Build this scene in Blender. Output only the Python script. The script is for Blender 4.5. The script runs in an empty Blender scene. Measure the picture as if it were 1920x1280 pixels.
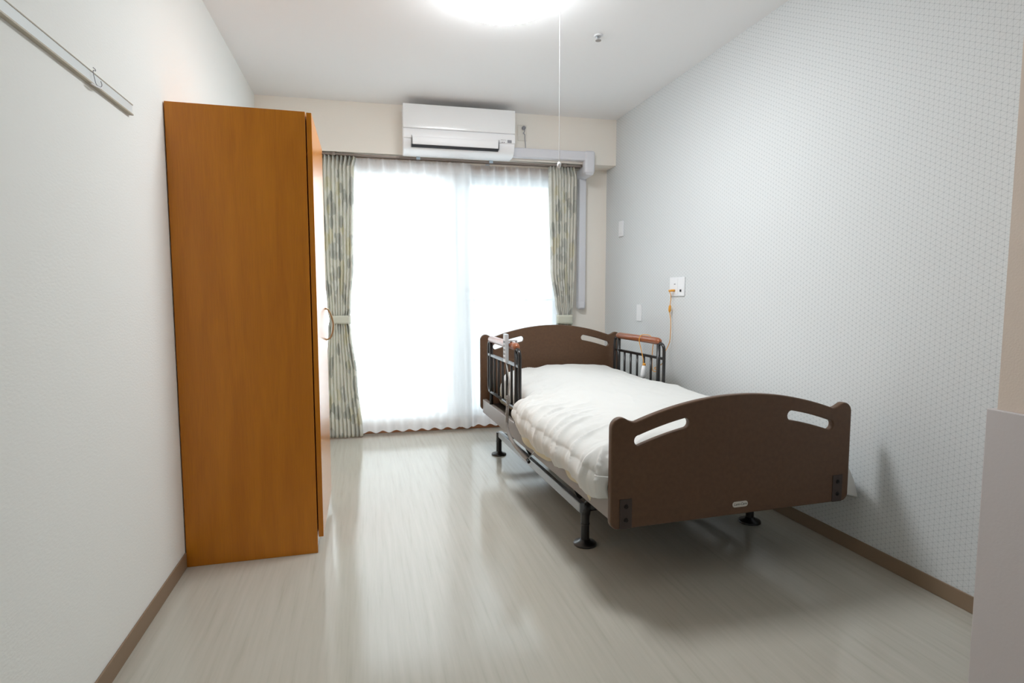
import bpy, bmesh, math, random
from mathutils import Vector, Matrix, noise
random.seed(7)
PI = math.pi
S = bpy.context.scene
COL = S.collection

# ------------------------------------------------------------------ camera
cam_d = bpy.data.cameras.new('camera'); cam = bpy.data.objects.new('camera', cam_d); COL.objects.link(cam)
YAW, PITCH, ROLL = .2565, .0818, -.001
F = Vector((math.sin(YAW)*math.cos(PITCH), math.cos(YAW)*math.cos(PITCH), -math.sin(PITCH)))
R0 = Vector((math.cos(YAW), -math.sin(YAW), 0)); U0 = R0.cross(F)
R = math.cos(ROLL)*R0 + math.sin(ROLL)*U0; U = -math.sin(ROLL)*R0 + math.cos(ROLL)*U0
m = Matrix((R, U, -F)).transposed().to_4x4(); m.translation = Vector((.6913, 0, 1.0474))
cam.matrix_world = m
cam_d.sensor_width = 36; cam_d.lens = 1050.99/1920*36; cam_d.clip_start = .02
S.camera = cam

# ------------------------------------------------------------------ world, lights, exposure
SKY_STRENGTH = 5.8
w = bpy.data.worlds.new('world'); S.world = w; w.use_nodes = True
bg = w.node_tree.nodes['Background']; bg.inputs[0].default_value = (.90, .95, 1.0, 1); bg.inputs[1].default_value = SKY_STRENGTH
LAMP_EMIT = 37.0
S.view_settings.view_transform = 'Standard'; S.view_settings.look = 'None'
S.view_settings.exposure = 0.58; S.view_settings.gamma = 1.0
S.view_settings.use_curve_mapping = False
S.cycles.use_denoising = True
S.cycles.max_bounces = 10; S.cycles.diffuse_bounces = 6; S.cycles.transparent_max_bounces = 12
S.cycles.sample_clamp_indirect = 6
S.cycles.caustics_reflective = False; S.cycles.caustics_refractive = False

W_, H_ = 2.6109, 2.4
DSL = -.0392; D_ = 4.1684; BEAM = .171
WROT = math.atan(DSL); WO = Vector((0, D_-DSL*W_/2, 0))
WM = Matrix.Translation(WO) @ Matrix.Rotation(WROT, 4, 'Z')      # back-wall frame: X along, Y into the wall, Z up
BM = Matrix.Translation(Vector((1.4865, 1.7092, 0))) @ Matrix.Rotation(.0296, 4, 'Z')   # bed frame
# window opening in the back wall
WU0, WU1, WZ0, WZ1 = .34, 2.22, .02, 1.965
pd = bpy.data.lights.new('window_portal', 'AREA'); pd.shape = 'RECTANGLE'; pd.size = WU1-WU0; pd.size_y = WZ1-WZ0
pd.cycles.is_portal = True
po = bpy.data.objects.new('window_portal', pd); COL.objects.link(po)
po.matrix_world = WM @ Matrix.Translation(((WU0+WU1)/2, BEAM+.13, (WZ0+WZ1)/2)) @ Matrix.Rotation(-PI/2, 4, 'X')

# ------------------------------------------------------------------ materials
def srgb(r, g, b):
    f = lambda c: (c/255/12.92) if c/255 <= .04045 else ((c/255+.055)/1.055)**2.4
    return (f(r), f(g), f(b), 1)
def mat(name, col, rough=.5, metal=0, spec=.5, bump=None, coat=0, var=None):
    """plain principled material; bump=(scale, strength, stretch) noise relief; var=(colour2, scale, stretch) noise mix"""
    M = bpy.data.materials.new(name); M.use_nodes = True; nt = M.node_tree; N = nt.nodes; L = nt.links
    P = N['Principled BSDF']
    P.inputs['Base Color'].default_value = col; P.inputs['Roughness'].default_value = rough
    P.inputs['Metallic'].default_value = metal; P.inputs['Specular IOR Level'].default_value = spec
    P.inputs['Coat Weight'].default_value = coat; P.inputs['Coat Roughness'].default_value = .08
    tc = N.new('ShaderNodeTexCoord')
    def noi(scale, st, detail=3):
        mp = N.new('ShaderNodeMapping'); mp.inputs['Scale'].default_value = st
        L.new(tc.outputs['Object'], mp.inputs[0]); n = N.new('ShaderNodeTexNoise')
        n.inputs['Scale'].default_value = scale; n.inputs['Detail'].default_value = detail; L.new(mp.outputs[0], n.inputs['Vector'])
        return n
    if var:
        n = noi(var[1], var[2], 4); mx = N.new('ShaderNodeMix'); mx.data_type = 'RGBA'
        mx.inputs[6].default_value = col; mx.inputs[7].default_value = var[0]
        cr = N.new('ShaderNodeMapRange'); cr.inputs[1].default_value = .35; cr.inputs[2].default_value = .65
        L.new(n.outputs[0], cr.inputs[0]); L.new(cr.outputs[0], mx.inputs[0]); L.new(mx.outputs[2], P.inputs['Base Color'])
    if bump:
        n = noi(bump[0], bump[2]); b = N.new('ShaderNodeBump'); b.inputs['Strength'].default_value = bump[1]; b.inputs['Distance'].default_value = .002
        L.new(n.outputs[0], b.inputs['Height']); L.new(b.outputs[0], P.inputs['Normal'])
    return M
def MN(nt, op, a, b=None, c=None):
    n = nt.nodes.new('ShaderNodeMath'); n.operation = op
    for i, v in enumerate((a, b, c)):
        if v is None: continue
        if isinstance(v, (int, float)): n.inputs[i].default_value = v
        else: nt.links.new(v, n.inputs[i])
    return n.outputs[0]

M = {}
M['wall'] = mat('wallpaper_white', srgb(240, 241, 238), .9, spec=.2, bump=(160, .25, (1, .5, 1)))
M['wall_back'] = mat('wallpaper_cream', srgb(248, 242, 233), .9, spec=.2, bump=(160, .2, (.5, 1, 1)))
M['wall_warm'] = mat('wallpaper_beige', srgb(222, 208, 196), .9, spec=.2, bump=(200, .2, (1, 1, 1)))
M['ceiling'] = mat('ceiling_paper', srgb(243, 242, 242), .95, spec=.15, bump=(200, .15, (1, 1, 1)))
M['base'] = mat('baseboard_vinyl', srgb(141, 119, 97), .5, bump=(80, .1, (1, 1, 1)))
M['panelgrey'] = mat('wainscot_panel', srgb(205, 199, 199), .6, spec=.3, bump=(120, .15, (1, 1, 1)))
M['white_plastic'] = mat('white_plastic', srgb(238, 239, 241), .35)
M['ac_gloss'] = mat('ac_gloss', srgb(248, 249, 250), .12, coat=.4)
M['ac_matte'] = mat('ac_matte', srgb(248, 248, 250), .35)
M['duct'] = mat('duct_plastic', srgb(226, 226, 232), .4)
M['dark_slot'] = mat('dark_slot', srgb(38, 38, 44), .6)
M['grey_print'] = mat('grey_print', srgb(150, 150, 155), .6)
M['rail_metal'] = mat('curtain_rail_metal', srgb(150, 138, 130), .35, metal=.6)
M['clip'] = mat('rail_clip', srgb(196, 212, 226), .4)
M['board'] = mat('bed_board', srgb(98, 72, 52), .42, spec=.4, bump=(350, .12, (1, 1, 1)), var=(srgb(91, 66, 48), 60, (1, 1, 4)))
M['board_bracket'] = mat('board_bracket', srgb(62, 50, 46), .5)
M['screw'] = mat('screw_dark', srgb(34, 28, 27), .35, metal=.5)
M['plate'] = mat('name_plate', srgb(205, 203, 198), .35)
M['ink'] = mat('ink', srgb(50, 56, 52), .6)
M['black_metal'] = mat('black_metal', srgb(33, 31, 31), .28, spec=.6)
M['taupe_metal'] = mat('taupe_metal', srgb(140, 131, 125), .4, spec=.5)
M['rail_grey'] = mat('base_rail_grey', srgb(128, 132, 138), .22, spec=.7, coat=.3)
M['grip'] = mat('wood_grip', srgb(158, 92, 56), .32, coat=.5, var=(srgb(140, 76, 44), 30, (6, 1, 6)))
M['mattress'] = mat('mattress_cover', srgb(222, 212, 184), .9, bump=(90, .3, (1, 1, 1)))
M['remote'] = mat('remote_plastic', srgb(200, 204, 208), .35)
M['cable'] = mat('cable_grey', srgb(165, 160, 155), .45)
M['orange'] = mat('orange_cable', srgb(232, 164, 60), .45)
M['chrome'] = mat('chrome', srgb(190, 190, 192), .15, metal=1)
M['handle'] = mat('bow_handle', srgb(182, 166, 136), .3, metal=.5)
M['brownwood'] = mat('window_trim_wood', srgb(168, 112, 76), .5, var=(srgb(150, 96, 62), 20, (1, 8, 8)))
M['sash'] = mat('aluminium_sash', srgb(215, 218, 222), .4, metal=.2)
M['rail_front'] = mat('hanger_rail', srgb(228, 234, 235), .35)
M['rail_beige'] = mat('hanger_rail_shade_groove', srgb(186, 178, 162), .5)  # beige for the groove line and for painted shade under the rail
M['balcony'] = mat('balcony_concrete', srgb(205, 205, 205), .8, bump=(30, .2, (1, 1, 1)))
M['ivory'] = mat('ivory_plastic', srgb(236, 230, 220), .45)

def wood():
    Mt = bpy.data.materials.new('cherry_laminate'); Mt.use_nodes = True; nt = Mt.node_tree; N = nt.nodes; L = nt.links; P = N['Principled BSDF']
    tc = N.new('ShaderNodeTexCoord')
    mp = N.new('ShaderNodeMapping'); mp.inputs['Scale'].default_value = (9, 9, .9); L.new(tc.outputs['Object'], mp.inputs[0])
    n1 = N.new('ShaderNodeTexNoise'); n1.inputs['Scale'].default_value = 2.2; n1.inputs['Detail'].default_value = 8; n1.inputs['Distortion'].default_value = .8; L.new(mp.outputs[0], n1.inputs['Vector'])
    mp2 = N.new('ShaderNodeMapping'); mp2.inputs['Scale'].default_value = (220, 220, 6); L.new(tc.outputs['Object'], mp2.inputs[0])
    n2 = N.new('ShaderNodeTexNoise'); n2.inputs['Scale'].default_value = 1.5; n2.inputs['Detail'].default_value = 3; L.new(mp2.outputs[0], n2.inputs['Vector'])
    cr = N.new('ShaderNodeValToRGB'); e = cr.color_ramp.elements
    e[0].position = .30; e[0].color = srgb(192, 115, 12); e[1].position = .72; e[1].color = srgb(209, 131, 22)
    L.new(n1.outputs[0], cr.inputs[0])
    mx = N.new('ShaderNodeMix'); mx.data_type = 'RGBA'; mx.blend_type = 'MULTIPLY'; mx.inputs[0].default_value = .35
    g = N.new('ShaderNodeValToRGB'); g.color_ramp.elements[0].position = .38; g.color_ramp.elements[0].color = (.8, .72, .62, 1); g.color_ramp.elements[1].position = .6; g.color_ramp.elements[1].color = (1, 1, 1, 1)
    L.new(n2.outputs[0], g.inputs[0]); L.new(cr.outputs[0], mx.inputs[6]); L.new(g.outputs[0], mx.inputs[7])
    L.new(mx.outputs[2], P.inputs['Base Color']); P.inputs['Roughness'].default_value = .33; P.inputs['Specular IOR Level'].default_value = .45
    return Mt
M['wood'] = wood()
M['wood_gloss'] = M['wood'].copy(); M['wood_gloss'].node_tree.nodes['Principled BSDF'].inputs['Roughness'].default_value = .2

def floor_mat():
    Mt = bpy.data.materials.new('vinyl_floor'); Mt.use_nodes = True; nt = Mt.node_tree; N = nt.nodes; L = nt.links; P = N['Principled BSDF']
    tc = N.new('ShaderNodeTexCoord')
    mp = N.new('ShaderNodeMapping'); mp.inputs['Scale'].default_value = (55, 2.2, 1); mp.inputs['Rotation'].default_value = (0, 0, 0); L.new(tc.outputs['Object'], mp.inputs[0])
    n1 = N.new('ShaderNodeTexNoise'); n1.inputs['Scale'].default_value = 1; n1.inputs['Detail'].default_value = 5; n1.inputs['Roughness'].default_value = .6; L.new(mp.outputs[0], n1.inputs['Vector'])
    cr = N.new('ShaderNodeValToRGB'); e = cr.color_ramp.elements
    e[0].position = .30; e[0].color = srgb(180, 176, 163); e[1].position = .42; e[1].color = srgb(187, 183, 171)
    x = e.new(.8); x.color = srgb(196, 192, 181)
    L.new(n1.outputs[0], cr.inputs[0]); L.new(cr.outputs[0], P.inputs['Base Color'])
    n3 = N.new('ShaderNodeTexNoise'); n3.inputs['Scale'].default_value = 3; L.new(tc.outputs['Object'], n3.inputs['Vector'])
    b = N.new('ShaderNodeBump'); b.inputs['Strength'].default_value = .06; b.inputs['Distance'].default_value = .01
    L.new(n3.outputs[0], b.inputs['Height']); L.new(b.outputs[0], P.inputs['Normal'])
    P.inputs['Roughness'].default_value = .14; P.inputs['Specular IOR Level'].default_value = .5
    return Mt
M['floor'] = floor_mat()

def lattice_wall():
    """triangular line lattice with dots at the crossings, on the wall x = const"""
    Mt = bpy.data.materials.new('wallpaper_lattice'); Mt.use_nodes = True; nt = Mt.node_tree; N = nt.nodes; L = nt.links; P = N['Principled BSDF']
    tc = N.new('ShaderNodeTexCoord'); sx = N.new('ShaderNodeSeparateXYZ'); L.new(tc.outputs['Object'], sx.inputs[0])
    y, z = sx.outputs[1], sx.outputs[2]
    B = .021; A = B*math.sqrt(3)
    def cell(v, p, off): return MN(nt, 'MULTIPLY', MN(nt, 'SUBTRACT', MN(nt, 'FRACT', MN(nt, 'ADD', MN(nt, 'DIVIDE', v, p), off)), .5), p)
    def dist(o):
        a = cell(y, A, o); b = cell(z, B, o)
        return MN(nt, 'SQRT', MN(nt, 'ADD', MN(nt, 'MULTIPLY', a, a), MN(nt, 'MULTIPLY', b, b)))
    d = MN(nt, 'MINIMUM', dist(0.), dist(.5))
    dot = N.new('ShaderNodeMapRange'); dot.inputs[1].default_value = .0012; dot.inputs[2].default_value = .0024; dot.inputs[3].default_value = 1; dot.inputs[4].default_value = 0; L.new(d, dot.inputs[0])
    def line(ang):
        c, s = math.cos(ang), math.sin(ang)
        v = MN(nt, 'ADD', MN(nt, 'MULTIPLY', y, c), MN(nt, 'MULTIPLY', z, s))
        return MN(nt, 'ABSOLUTE', cell(v, A/2, .5))
    ln = MN(nt, 'MINIMUM', MN(nt, 'MINIMUM', line(0), line(PI/3)), line(-PI/3))
    lm = N.new('ShaderNodeMapRange'); lm.inputs[1].default_value = .0004; lm.inputs[2].default_value = .0012; lm.inputs[3].default_value = .26; lm.inputs[4].default_value = 0; L.new(ln, lm.inputs[0])
    n = N.new('ShaderNodeTexNoise'); n.inputs['Scale'].default_value = 300; L.new(tc.outputs['Object'], n.inputs['Vector'])
    lf = MN(nt, 'MULTIPLY', lm.outputs[0], MN(nt, 'MULTIPLY', n.outputs[0], 1.6))
    f = MN(nt, 'MAXIMUM', MN(nt, 'MULTIPLY', MN(nt, 'MULTIPLY', dot.outputs[0], MN(nt, 'ADD', n.outputs[0], .5)), .5), lf)
    mx = N.new('ShaderNodeMix'); mx.data_type = 'RGBA'; mx.inputs[6].default_value = srgb(222, 225, 226); mx.inputs[7].default_value = srgb(112, 124, 130)
    L.new(f, mx.inputs[0]); L.new(mx.outputs[2], P.inputs['Base Color']); P.inputs['Roughness'].default_value = .85; P.inputs['Specular IOR Level'].default_value = .2
    n2 = N.new('ShaderNodeTexNoise'); n2.inputs['Scale'].default_value = 180; L.new(tc.outputs['Object'], n2.inputs['Vector'])
    b = N.new('ShaderNodeBump'); b.inputs['Strength'].default_value = .2; b.inputs['Distance'].default_value = .002; L.new(n2.outputs[0], b.inputs['Height']); L.new(b.outputs[0], P.inputs['Normal'])
    return Mt
M['lattice'] = lattice_wall()

def cloth(name, col, transp, transl, bumpsc=None, bstr=.2):
    Mt = bpy.data.materials.new(name); Mt.use_nodes = True; nt = Mt.node_tree; N = nt.nodes; L = nt.links
    N.remove(N['Principled BSDF']); out = N['Material Output']
    d = N.new('ShaderNodeBsdfDiffuse'); t = N.new('ShaderNodeBsdfTranslucent'); tr = N.new('ShaderNodeBsdfTransparent')
    for q in (d, t): q.inputs[0].default_value = col
    m1 = N.new('ShaderNodeMixShader'); m1.inputs[0].default_value = transl; L.new(d.outputs[0], m1.inputs[1]); L.new(t.outputs[0], m1.inputs[2])
    m2 = N.new('ShaderNodeMixShader'); m2.inputs[0].default_value = transp; L.new(m1.outputs[0], m2.inputs[1]); L.new(tr.outputs[0], m2.inputs[2])
    L.new(m2.outputs[0], out.inputs[0])
    if bumpsc:
        tc = N.new('ShaderNodeTexCoord'); n = N.new('ShaderNodeTexNoise'); n.inputs['Scale'].default_value = bumpsc; n.inputs['Detail'].default_value = 4; L.new(tc.outputs['Object'], n.inputs['Vector'])
        b = N.new('ShaderNodeBump'); b.inputs['Strength'].default_value = bstr; b.inputs['Distance'].default_value = .01; L.new(n.outputs[0], b.inputs['Height'])
        L.new(b.outputs[0], d.inputs['Normal'])
    return Mt
M['sheer'] = cloth('sheer_voile', (.96, .96, .96, 1), .10, .72)
M['sheer_band'] = cloth('sheer_header', (.95, .95, .95, 1), .05, .6)
M['duvet'] = cloth('duvet_cotton', srgb(236, 236, 233), 0, .18, 18, .12)

def curtain_mat():
    Mt = bpy.data.materials.new('leaf_print_fabric'); Mt.use_nodes = True; nt = Mt.node_tree; N = nt.nodes; L = nt.links
    P = N['Principled BSDF']; P.inputs['Roughness'].default_value = .75; P.inputs['Specular IOR Level'].default_value = .25
    uv = N.new('ShaderNodeUVMap'); uv.uv_map = 'cloth'
    def leaf(scale, rot, seed, lo, hi):
        mp = N.new('ShaderNodeMapping'); mp.inputs['Scale'].default_value = scale; mp.inputs['Rotation'].default_value = (0, 0, rot); mp.inputs['Location'].default_value = (seed, seed*.7, 0)
        L.new(uv.outputs[0], mp.inputs[0]); v = N.new('ShaderNodeTexVoronoi'); v.inputs['Scale'].default_value = 1; v.inputs['Randomness'].default_value = .85
        L.new(mp.outputs[0], v.inputs['Vector'])
        r = N.new('ShaderNodeMapRange'); r.inputs[1].default_value = lo; r.inputs[2].default_value = hi; r.inputs[3].default_value = 1; r.inputs[4].default_value = 0; L.new(v.outputs['Distance'], r.inputs[0])
        return r.outputs[0], v.outputs['Color']
    base = srgb(232, 231, 222)
    prev = None
    for k, (sc, rot, seed, lo, hi, c) in enumerate([((3.2, 6, 1), .15, 1.3, .40, .43, srgb(203, 204, 197)), ((3.0, 5.5, 1), -.15, 5.1, .36, .40, srgb(226, 222, 200)), ((4, 7, 1), .2, 8.2, .33, .36, srgb(190, 192, 184)), ((4.5, 8, 1), -.1, 3.7, .30, .34, srgb(240, 240, 234))]):
        f, _ = leaf(sc, rot, seed, lo, hi)
        mx = N.new('ShaderNodeMix'); mx.data_type = 'RGBA'; L.new(MN(nt, 'MULTIPLY', f, .8), mx.inputs[0])
        if prev is None: mx.inputs[6].default_value = base
        else: L.new(prev, mx.inputs[6])
        mx.inputs[7].default_value = c; prev = mx.outputs[2]
    L.new(prev, P.inputs['Base Color'])
    t = N.new('ShaderNodeBsdfTranslucent'); L.new(prev, t.inputs[0]); ms = N.new('ShaderNodeMixShader'); ms.inputs[0].default_value = .22
    L.new(P.outputs[0], ms.inputs[1]); L.new(t.outputs[0], ms.inputs[2]); L.new(ms.outputs[0], N['Material Output'].inputs[0])
    return Mt
M['curtain'] = curtain_mat()
M['tieback'] = mat('tieback_fabric', srgb(214, 216, 200), .8, bump=(200, .2, (1, 1, 1)))

def glass():
    Mt = bpy.data.materials.new('window_glass'); Mt.use_nodes = True; nt = Mt.node_tree; N = nt.nodes; L = nt.links
    N.remove(N['Principled BSDF']); out = N['Material Output']
    tr = N.new('ShaderNodeBsdfTransparent'); tr.inputs[0].default_value = (.94, .97, .97, 1); g = N.new('ShaderNodeBsdfGlossy'); g.inputs['Roughness'].default_value = .02
    fr = N.new('ShaderNodeFresnel'); fr.inputs[0].default_value = 1.45; mx = N.new('ShaderNodeMixShader')
    L.new(fr.outputs[0], mx.inputs[0]); L.new(tr.outputs[0], mx.inputs[1]); L.new(g.outputs[0], mx.inputs[2]); L.new(mx.outputs[0], out.inputs[0])
    return Mt
M['glass'] = glass()
def meshmat():
    Mt = bpy.data.materials.new('insect_mesh'); Mt.use_nodes = True; nt = Mt.node_tree; N = nt.nodes; L = nt.links
    N.remove(N['Principled BSDF']); tr = N.new('ShaderNodeBsdfTransparent'); tr.inputs[0].default_value = (.78, .80, .81, 1); L.new(tr.outputs[0], N['Material Output'].inputs[0])
    return Mt
M['mesh'] = meshmat()
def emit(name, col, s):
    Mt = bpy.data.materials.new(name); Mt.use_nodes = True; P = Mt.node_tree.nodes['Principled BSDF']
    P.inputs['Base Color'].default_value = (.9, .9, .9, 1); P.inputs['Emission Color'].default_value = col; P.inputs['Emission Strength'].default_value = s
    return Mt
M['lamp'] = emit('lamp_diffuser', (.93, .97, 1, 1), LAMP_EMIT)

# ------------------------------------------------------------------ mesh helpers
def finish(name, bm, material, parent=None, M4=None, smooth=False, bevel=0, seg=2, auto=None):
    me = bpy.data.meshes.new(name); bmesh.ops.recalc_face_normals(bm, faces=bm.faces); bm.to_mesh(me); bm.free()
    o = bpy.data.objects.new(name, me); COL.objects.link(o); me.materials.append(M[material])
    if parent: o.parent = parent
    if M4 is not None: o.matrix_world = M4 if not parent else M4
    if smooth:
        for p in me.polygons: p.use_smooth = True
    if bevel:
        b = o.modifiers.new('bevel', 'BEVEL'); b.width = bevel; b.segments = seg; b.limit_method = 'ANGLE'; b.angle_limit = math.radians(40)
        for p in me.polygons: p.use_smooth = True
        wn = o.modifiers.new('wn', 'WEIGHTED_NORMAL'); wn.keep_sharp = True
    return o
def box(bm, x0, y0, z0, x1, y1, z1):
    v = [bm.verts.new(p) for p in ((x0, y0, z0), (x1, y0, z0), (x1, y1, z0), (x0, y1, z0), (x0, y0, z1), (x1, y0, z1), (x1, y1, z1), (x0, y1, z1))]
    for f in ((0, 1, 2, 3), (4, 5, 6, 7), (0, 1, 5, 4), (1, 2, 6, 5), (2, 3, 7, 6), (3, 0, 4, 7)): bm.faces.new([v[i] for i in f])
def B(*bs):
    bm = bmesh.new()
    for b in bs: box(bm, *b)
    return bm
def rnd(pts, r, n=5):
    """round the inner corners of a polyline"""
    P = [Vector(p) for p in pts]; out = [P[0]]
    for i in range(1, len(P)-1):
        a, b, c = P[i-1], P[i], P[i+1]; d1 = (a-b); d2 = (c-b); q = min(r, d1.length*.49, d2.length*.49)
        s = b+d1.normalized()*q; e = b+d2.normalized()*q
        for k in range(n+1):
            t = k/n; out.append((1-t)**2*s+2*t*(1-t)*b+t*t*e)
    out.append(P[-1]); return out
def smoothpts(pts, sub=6):
    P = [Vector(p) for p in pts]; P = [2*P[0]-P[1]]+P+[2*P[-1]-P[-2]]; out = []
    for i in range(1, len(P)-2):
        for k in range(sub):
            t = k/sub; a, b, c, d = P[i-1:i+3]
            out.append(.5*((2*b)+(c-a)*t+(2*a-5*b+4*c-d)*t*t+(-a+3*b-3*c+d)*t**3))
    out.append(P[-2]); return out
def tube(bm, pts, r, n=10, closed=False, rx=None):
    P = [Vector(p) for p in pts]; rings = []; N = len(P); up = None
    for i, p in enumerate(P):
        if closed: t = P[(i+1) % N]-P[i-1]
        else: t = P[min(i+1, N-1)]-P[max(i-1, 0)]
        t.normalize()
        if up is None:
            up = Vector((0, 0, 1)) if abs(t.z) < .9 else Vector((0, 1, 0))
        a = t.cross(up)
        if a.length < 1e-5: a = t.cross(Vector((1, .3, 0)))
        a.normalize(); b = a.cross(t).normalized(); up = b
        rr = r[i] if isinstance(r, (list, tuple)) else r
        rings.append([bm.verts.new(p+a*math.cos(2*PI*k/n)*rr+b*math.sin(2*PI*k/n)*rr) for k in range(n)])
    for i in range(N if closed else N-1):
        A, C = rings[i], rings[(i+1) % N]
        for k in range(n): bm.faces.new((A[k], A[(k+1) % n], C[(k+1) % n], C[k]))
    if not closed:
        bm.faces.new(rings[0][::-1]); bm.faces.new(rings[-1])
def T(pts, r, n=10, closed=False):
    bm = bmesh.new(); tube(bm, pts, r, n, closed); return bm
def lathe(prof, n=32, c=(0, 0, 0)):
    bm = bmesh.new(); rings = []
    for r, z in prof:
        if r < 1e-5: rings.append([bm.verts.new((c[0], c[1], c[2]+z))])
        else: rings.append([bm.verts.new((c[0]+r*math.cos(2*PI*k/n), c[1]+r*math.sin(2*PI*k/n), c[2]+z)) for k in range(n)])
    for A, C in zip(rings, rings[1:]):
        for k in range(n):
            if len(A) == 1 and len(C) == 1: continue
            if len(A) == 1: bm.faces.new((A[0], C[k], C[(k+1) % n]))
            elif len(C) == 1: bm.faces.new((A[k], A[(k+1) % n], C[0]))
            else: bm.faces.new((A[k], A[(k+1) % n], C[(k+1) % n], C[k]))
    return bm
def prism(prof, x0, x1):
    """profile of (y, z) points extruded along x"""
    bm = bmesh.new(); A = [bm.verts.new((x0, y, z)) for y, z in prof]; C = [bm.verts.new((x1, y, z)) for y, z in prof]
    bm.faces.new(A); bm.faces.new(C[::-1]); n = len(A)
    for i in range(n): bm.faces.new((A[i], A[(i+1) % n], C[(i+1) % n], C[i]))
    return bm
def curve_plate(name, splines, t, bev, material, parent, M4, text=None):
    """outline with holes filled and extruded, edges rounded"""
    cu = bpy.data.curves.new(name, 'CURVE'); cu.dimensions = '2D'; cu.fill_mode = 'BOTH'; cu.extrude = t/2-bev; cu.bevel_depth = bev; cu.bevel_resolution = 3; cu.offset = -bev
    for sp in splines:
        s = cu.splines.new('POLY'); s.points.add(len(sp)-1); s.use_cyclic_u = True
        for i, (x, z) in enumerate(sp): s.points[i].co = (x, z, 0, 1)
    return conv(name, cu, material, parent, M4)
def conv(name, cu, material, parent, M4):
    tmp = bpy.data.objects.new('tmp', cu); COL.objects.link(tmp); dg = bpy.context.evaluated_depsgraph_get(); dg.update()
    me = bpy.data.meshes.new_from_object(tmp.evaluated_get(dg)); bpy.data.objects.remove(tmp)
    me.name = name; o = bpy.data.objects.new(name, me); COL.objects.link(o); me.materials.clear(); me.materials.append(M[material])
    if parent: o.parent = parent
    # curve XY plane -> upright XZ plane
    o.matrix_world = M4 @ Matrix.Rotation(PI/2, 4, 'X')
    return o
def text(name, body, size, material, parent, M4, shear=0, ext=.0002):
    cu = bpy.data.curves.new(name, 'FONT'); cu.body = body; cu.size = size; cu.align_x = 'CENTER'; cu.align_y = 'CENTER'; cu.extrude = ext; cu.shear = shear
    return conv(name, cu, material, parent, M4)
def tag(o, label=None, cat=None, group=None, kind=None):
    if label: o['label'] = label
    if cat: o['category'] = cat
    if group: o['group'] = group
    if kind: o['kind'] = kind
    return o
def struct(o, label=None):
    o['kind'] = 'structure'
    if label: o['label'] = label
    return o
def thing(name, M4, label, cat, group=None):
    o = bpy.data.objects.new(name, None); o.empty_display_size = .05; COL.objects.link(o); o.matrix_world = M4
    return tag(o, label, cat, group)
def TR(x, y, z): return Matrix.Translation((x, y, z))
def child(o, parent, M4):
    """parent o and keep it in the world where M4 puts it (M4 = world matrix of its coordinates)"""
    o.parent = parent; o.matrix_parent_inverse = Matrix.Identity(4); o.matrix_basis = parent_world(parent).inverted() @ M4
    return o
WORLD = {}
def parent_world(p): return WORLD[p.name]
def EM(name, M4, *a, **k):
    o = thing(name, M4, *a, **k); WORLD[o.name] = M4.copy(); return o
def PT(name, bm, material, parent, M4, **k):
    """a part: mesh coordinates are in frame M4"""
    o = finish(name, bm, material, **k); WORLD[o.name] = M4.copy(); return child(o, parent, M4)
def TOP(name, bm, material, M4, label, cat, group=None, **k):
    o = finish(name, bm, material, **k); o.matrix_world = M4; WORLD[o.name] = M4.copy(); return tag(o, label, cat, group)
def rebase(bm, x, y, z): bmesh.ops.translate(bm, verts=bm.verts, vec=(-x, -y, -z)); return bm

I = Matrix.Identity(4)
def ST(name, bm, material, M4=I, label=None, **k):
    o = finish(name, bm, material, **k); o.matrix_world = M4; WORLD[o.name] = M4.copy(); return struct(o, label)

# ------------------------------------------------------------------ room shell
YF = -1.3                                                # wall behind the camera
PX = 2.2; PY = 1.035                                     # corner of the partition at the right
ST('floor', B((-.1, YF-.1, -.1, W_+.1, 4.62, 0)), 'floor')
ST('ceiling', B((-.1, YF-.1, H_, W_+.1, 4.62, H_+.1)), 'ceiling')
ST('wall_left', B((-.1, YF, 0, 0, 4.6, H_)), 'wall')
ST('wall_right', B((W_, PY-.1, 0, W_+.1, 4.5, H_)), 'lattice')
ST('wall_front', B((-.1, YF-.1, 0, W_+.1, YF, H_)), 'wall')
ST('wall_partition', B((PX, YF, 0, W_+.1, PY-.016, H_)), 'wall_warm')
Y1 = BEAM; Y2 = BEAM+.13; UE = W_+.03
ST('wall_back', B((-.05, Y1, 0, WU0, Y2, H_), (WU1, Y1, 0, UE, Y2, H_), (WU0, Y1, WZ1, WU1, Y2, H_), (WU0, Y1, -.05, WU1, Y2, WZ0)), 'wall_back', WM)
ST('trim_1', B((-.02, 0, 2.054, W_+.006, Y1, H_)), 'wall_back', WM, 'cream boxed-out beam above the window')
ST('baseboard_left', B((0, YF, 0, .006, 2.34, .06)), 'base', bevel=.002)
ST('baseboard_right', B((W_-.006, PY, 0, W_, 4.33, .058)), 'base', bevel=.002)
ST('baseboard_back', B((2.23, Y1-.006, 0, W_-.004, Y1, .058), (.01, Y1-.006, 0, .33, Y1, .058)), 'base', WM, bevel=.002)
ST('trim_2', B((PX-.014, .905, 0, PX, PY, .766), (PX, PY-.015, 0, PX+.37, PY, .766)), 'panelgrey', label='grey wainscot panel round the partition corner', bevel=.003)
ST('trim_3', B((PX-.02, .80, 0, PX, .90, 2.05)), 'wall_warm', label='beige door casing on the partition', bevel=.003)

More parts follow.
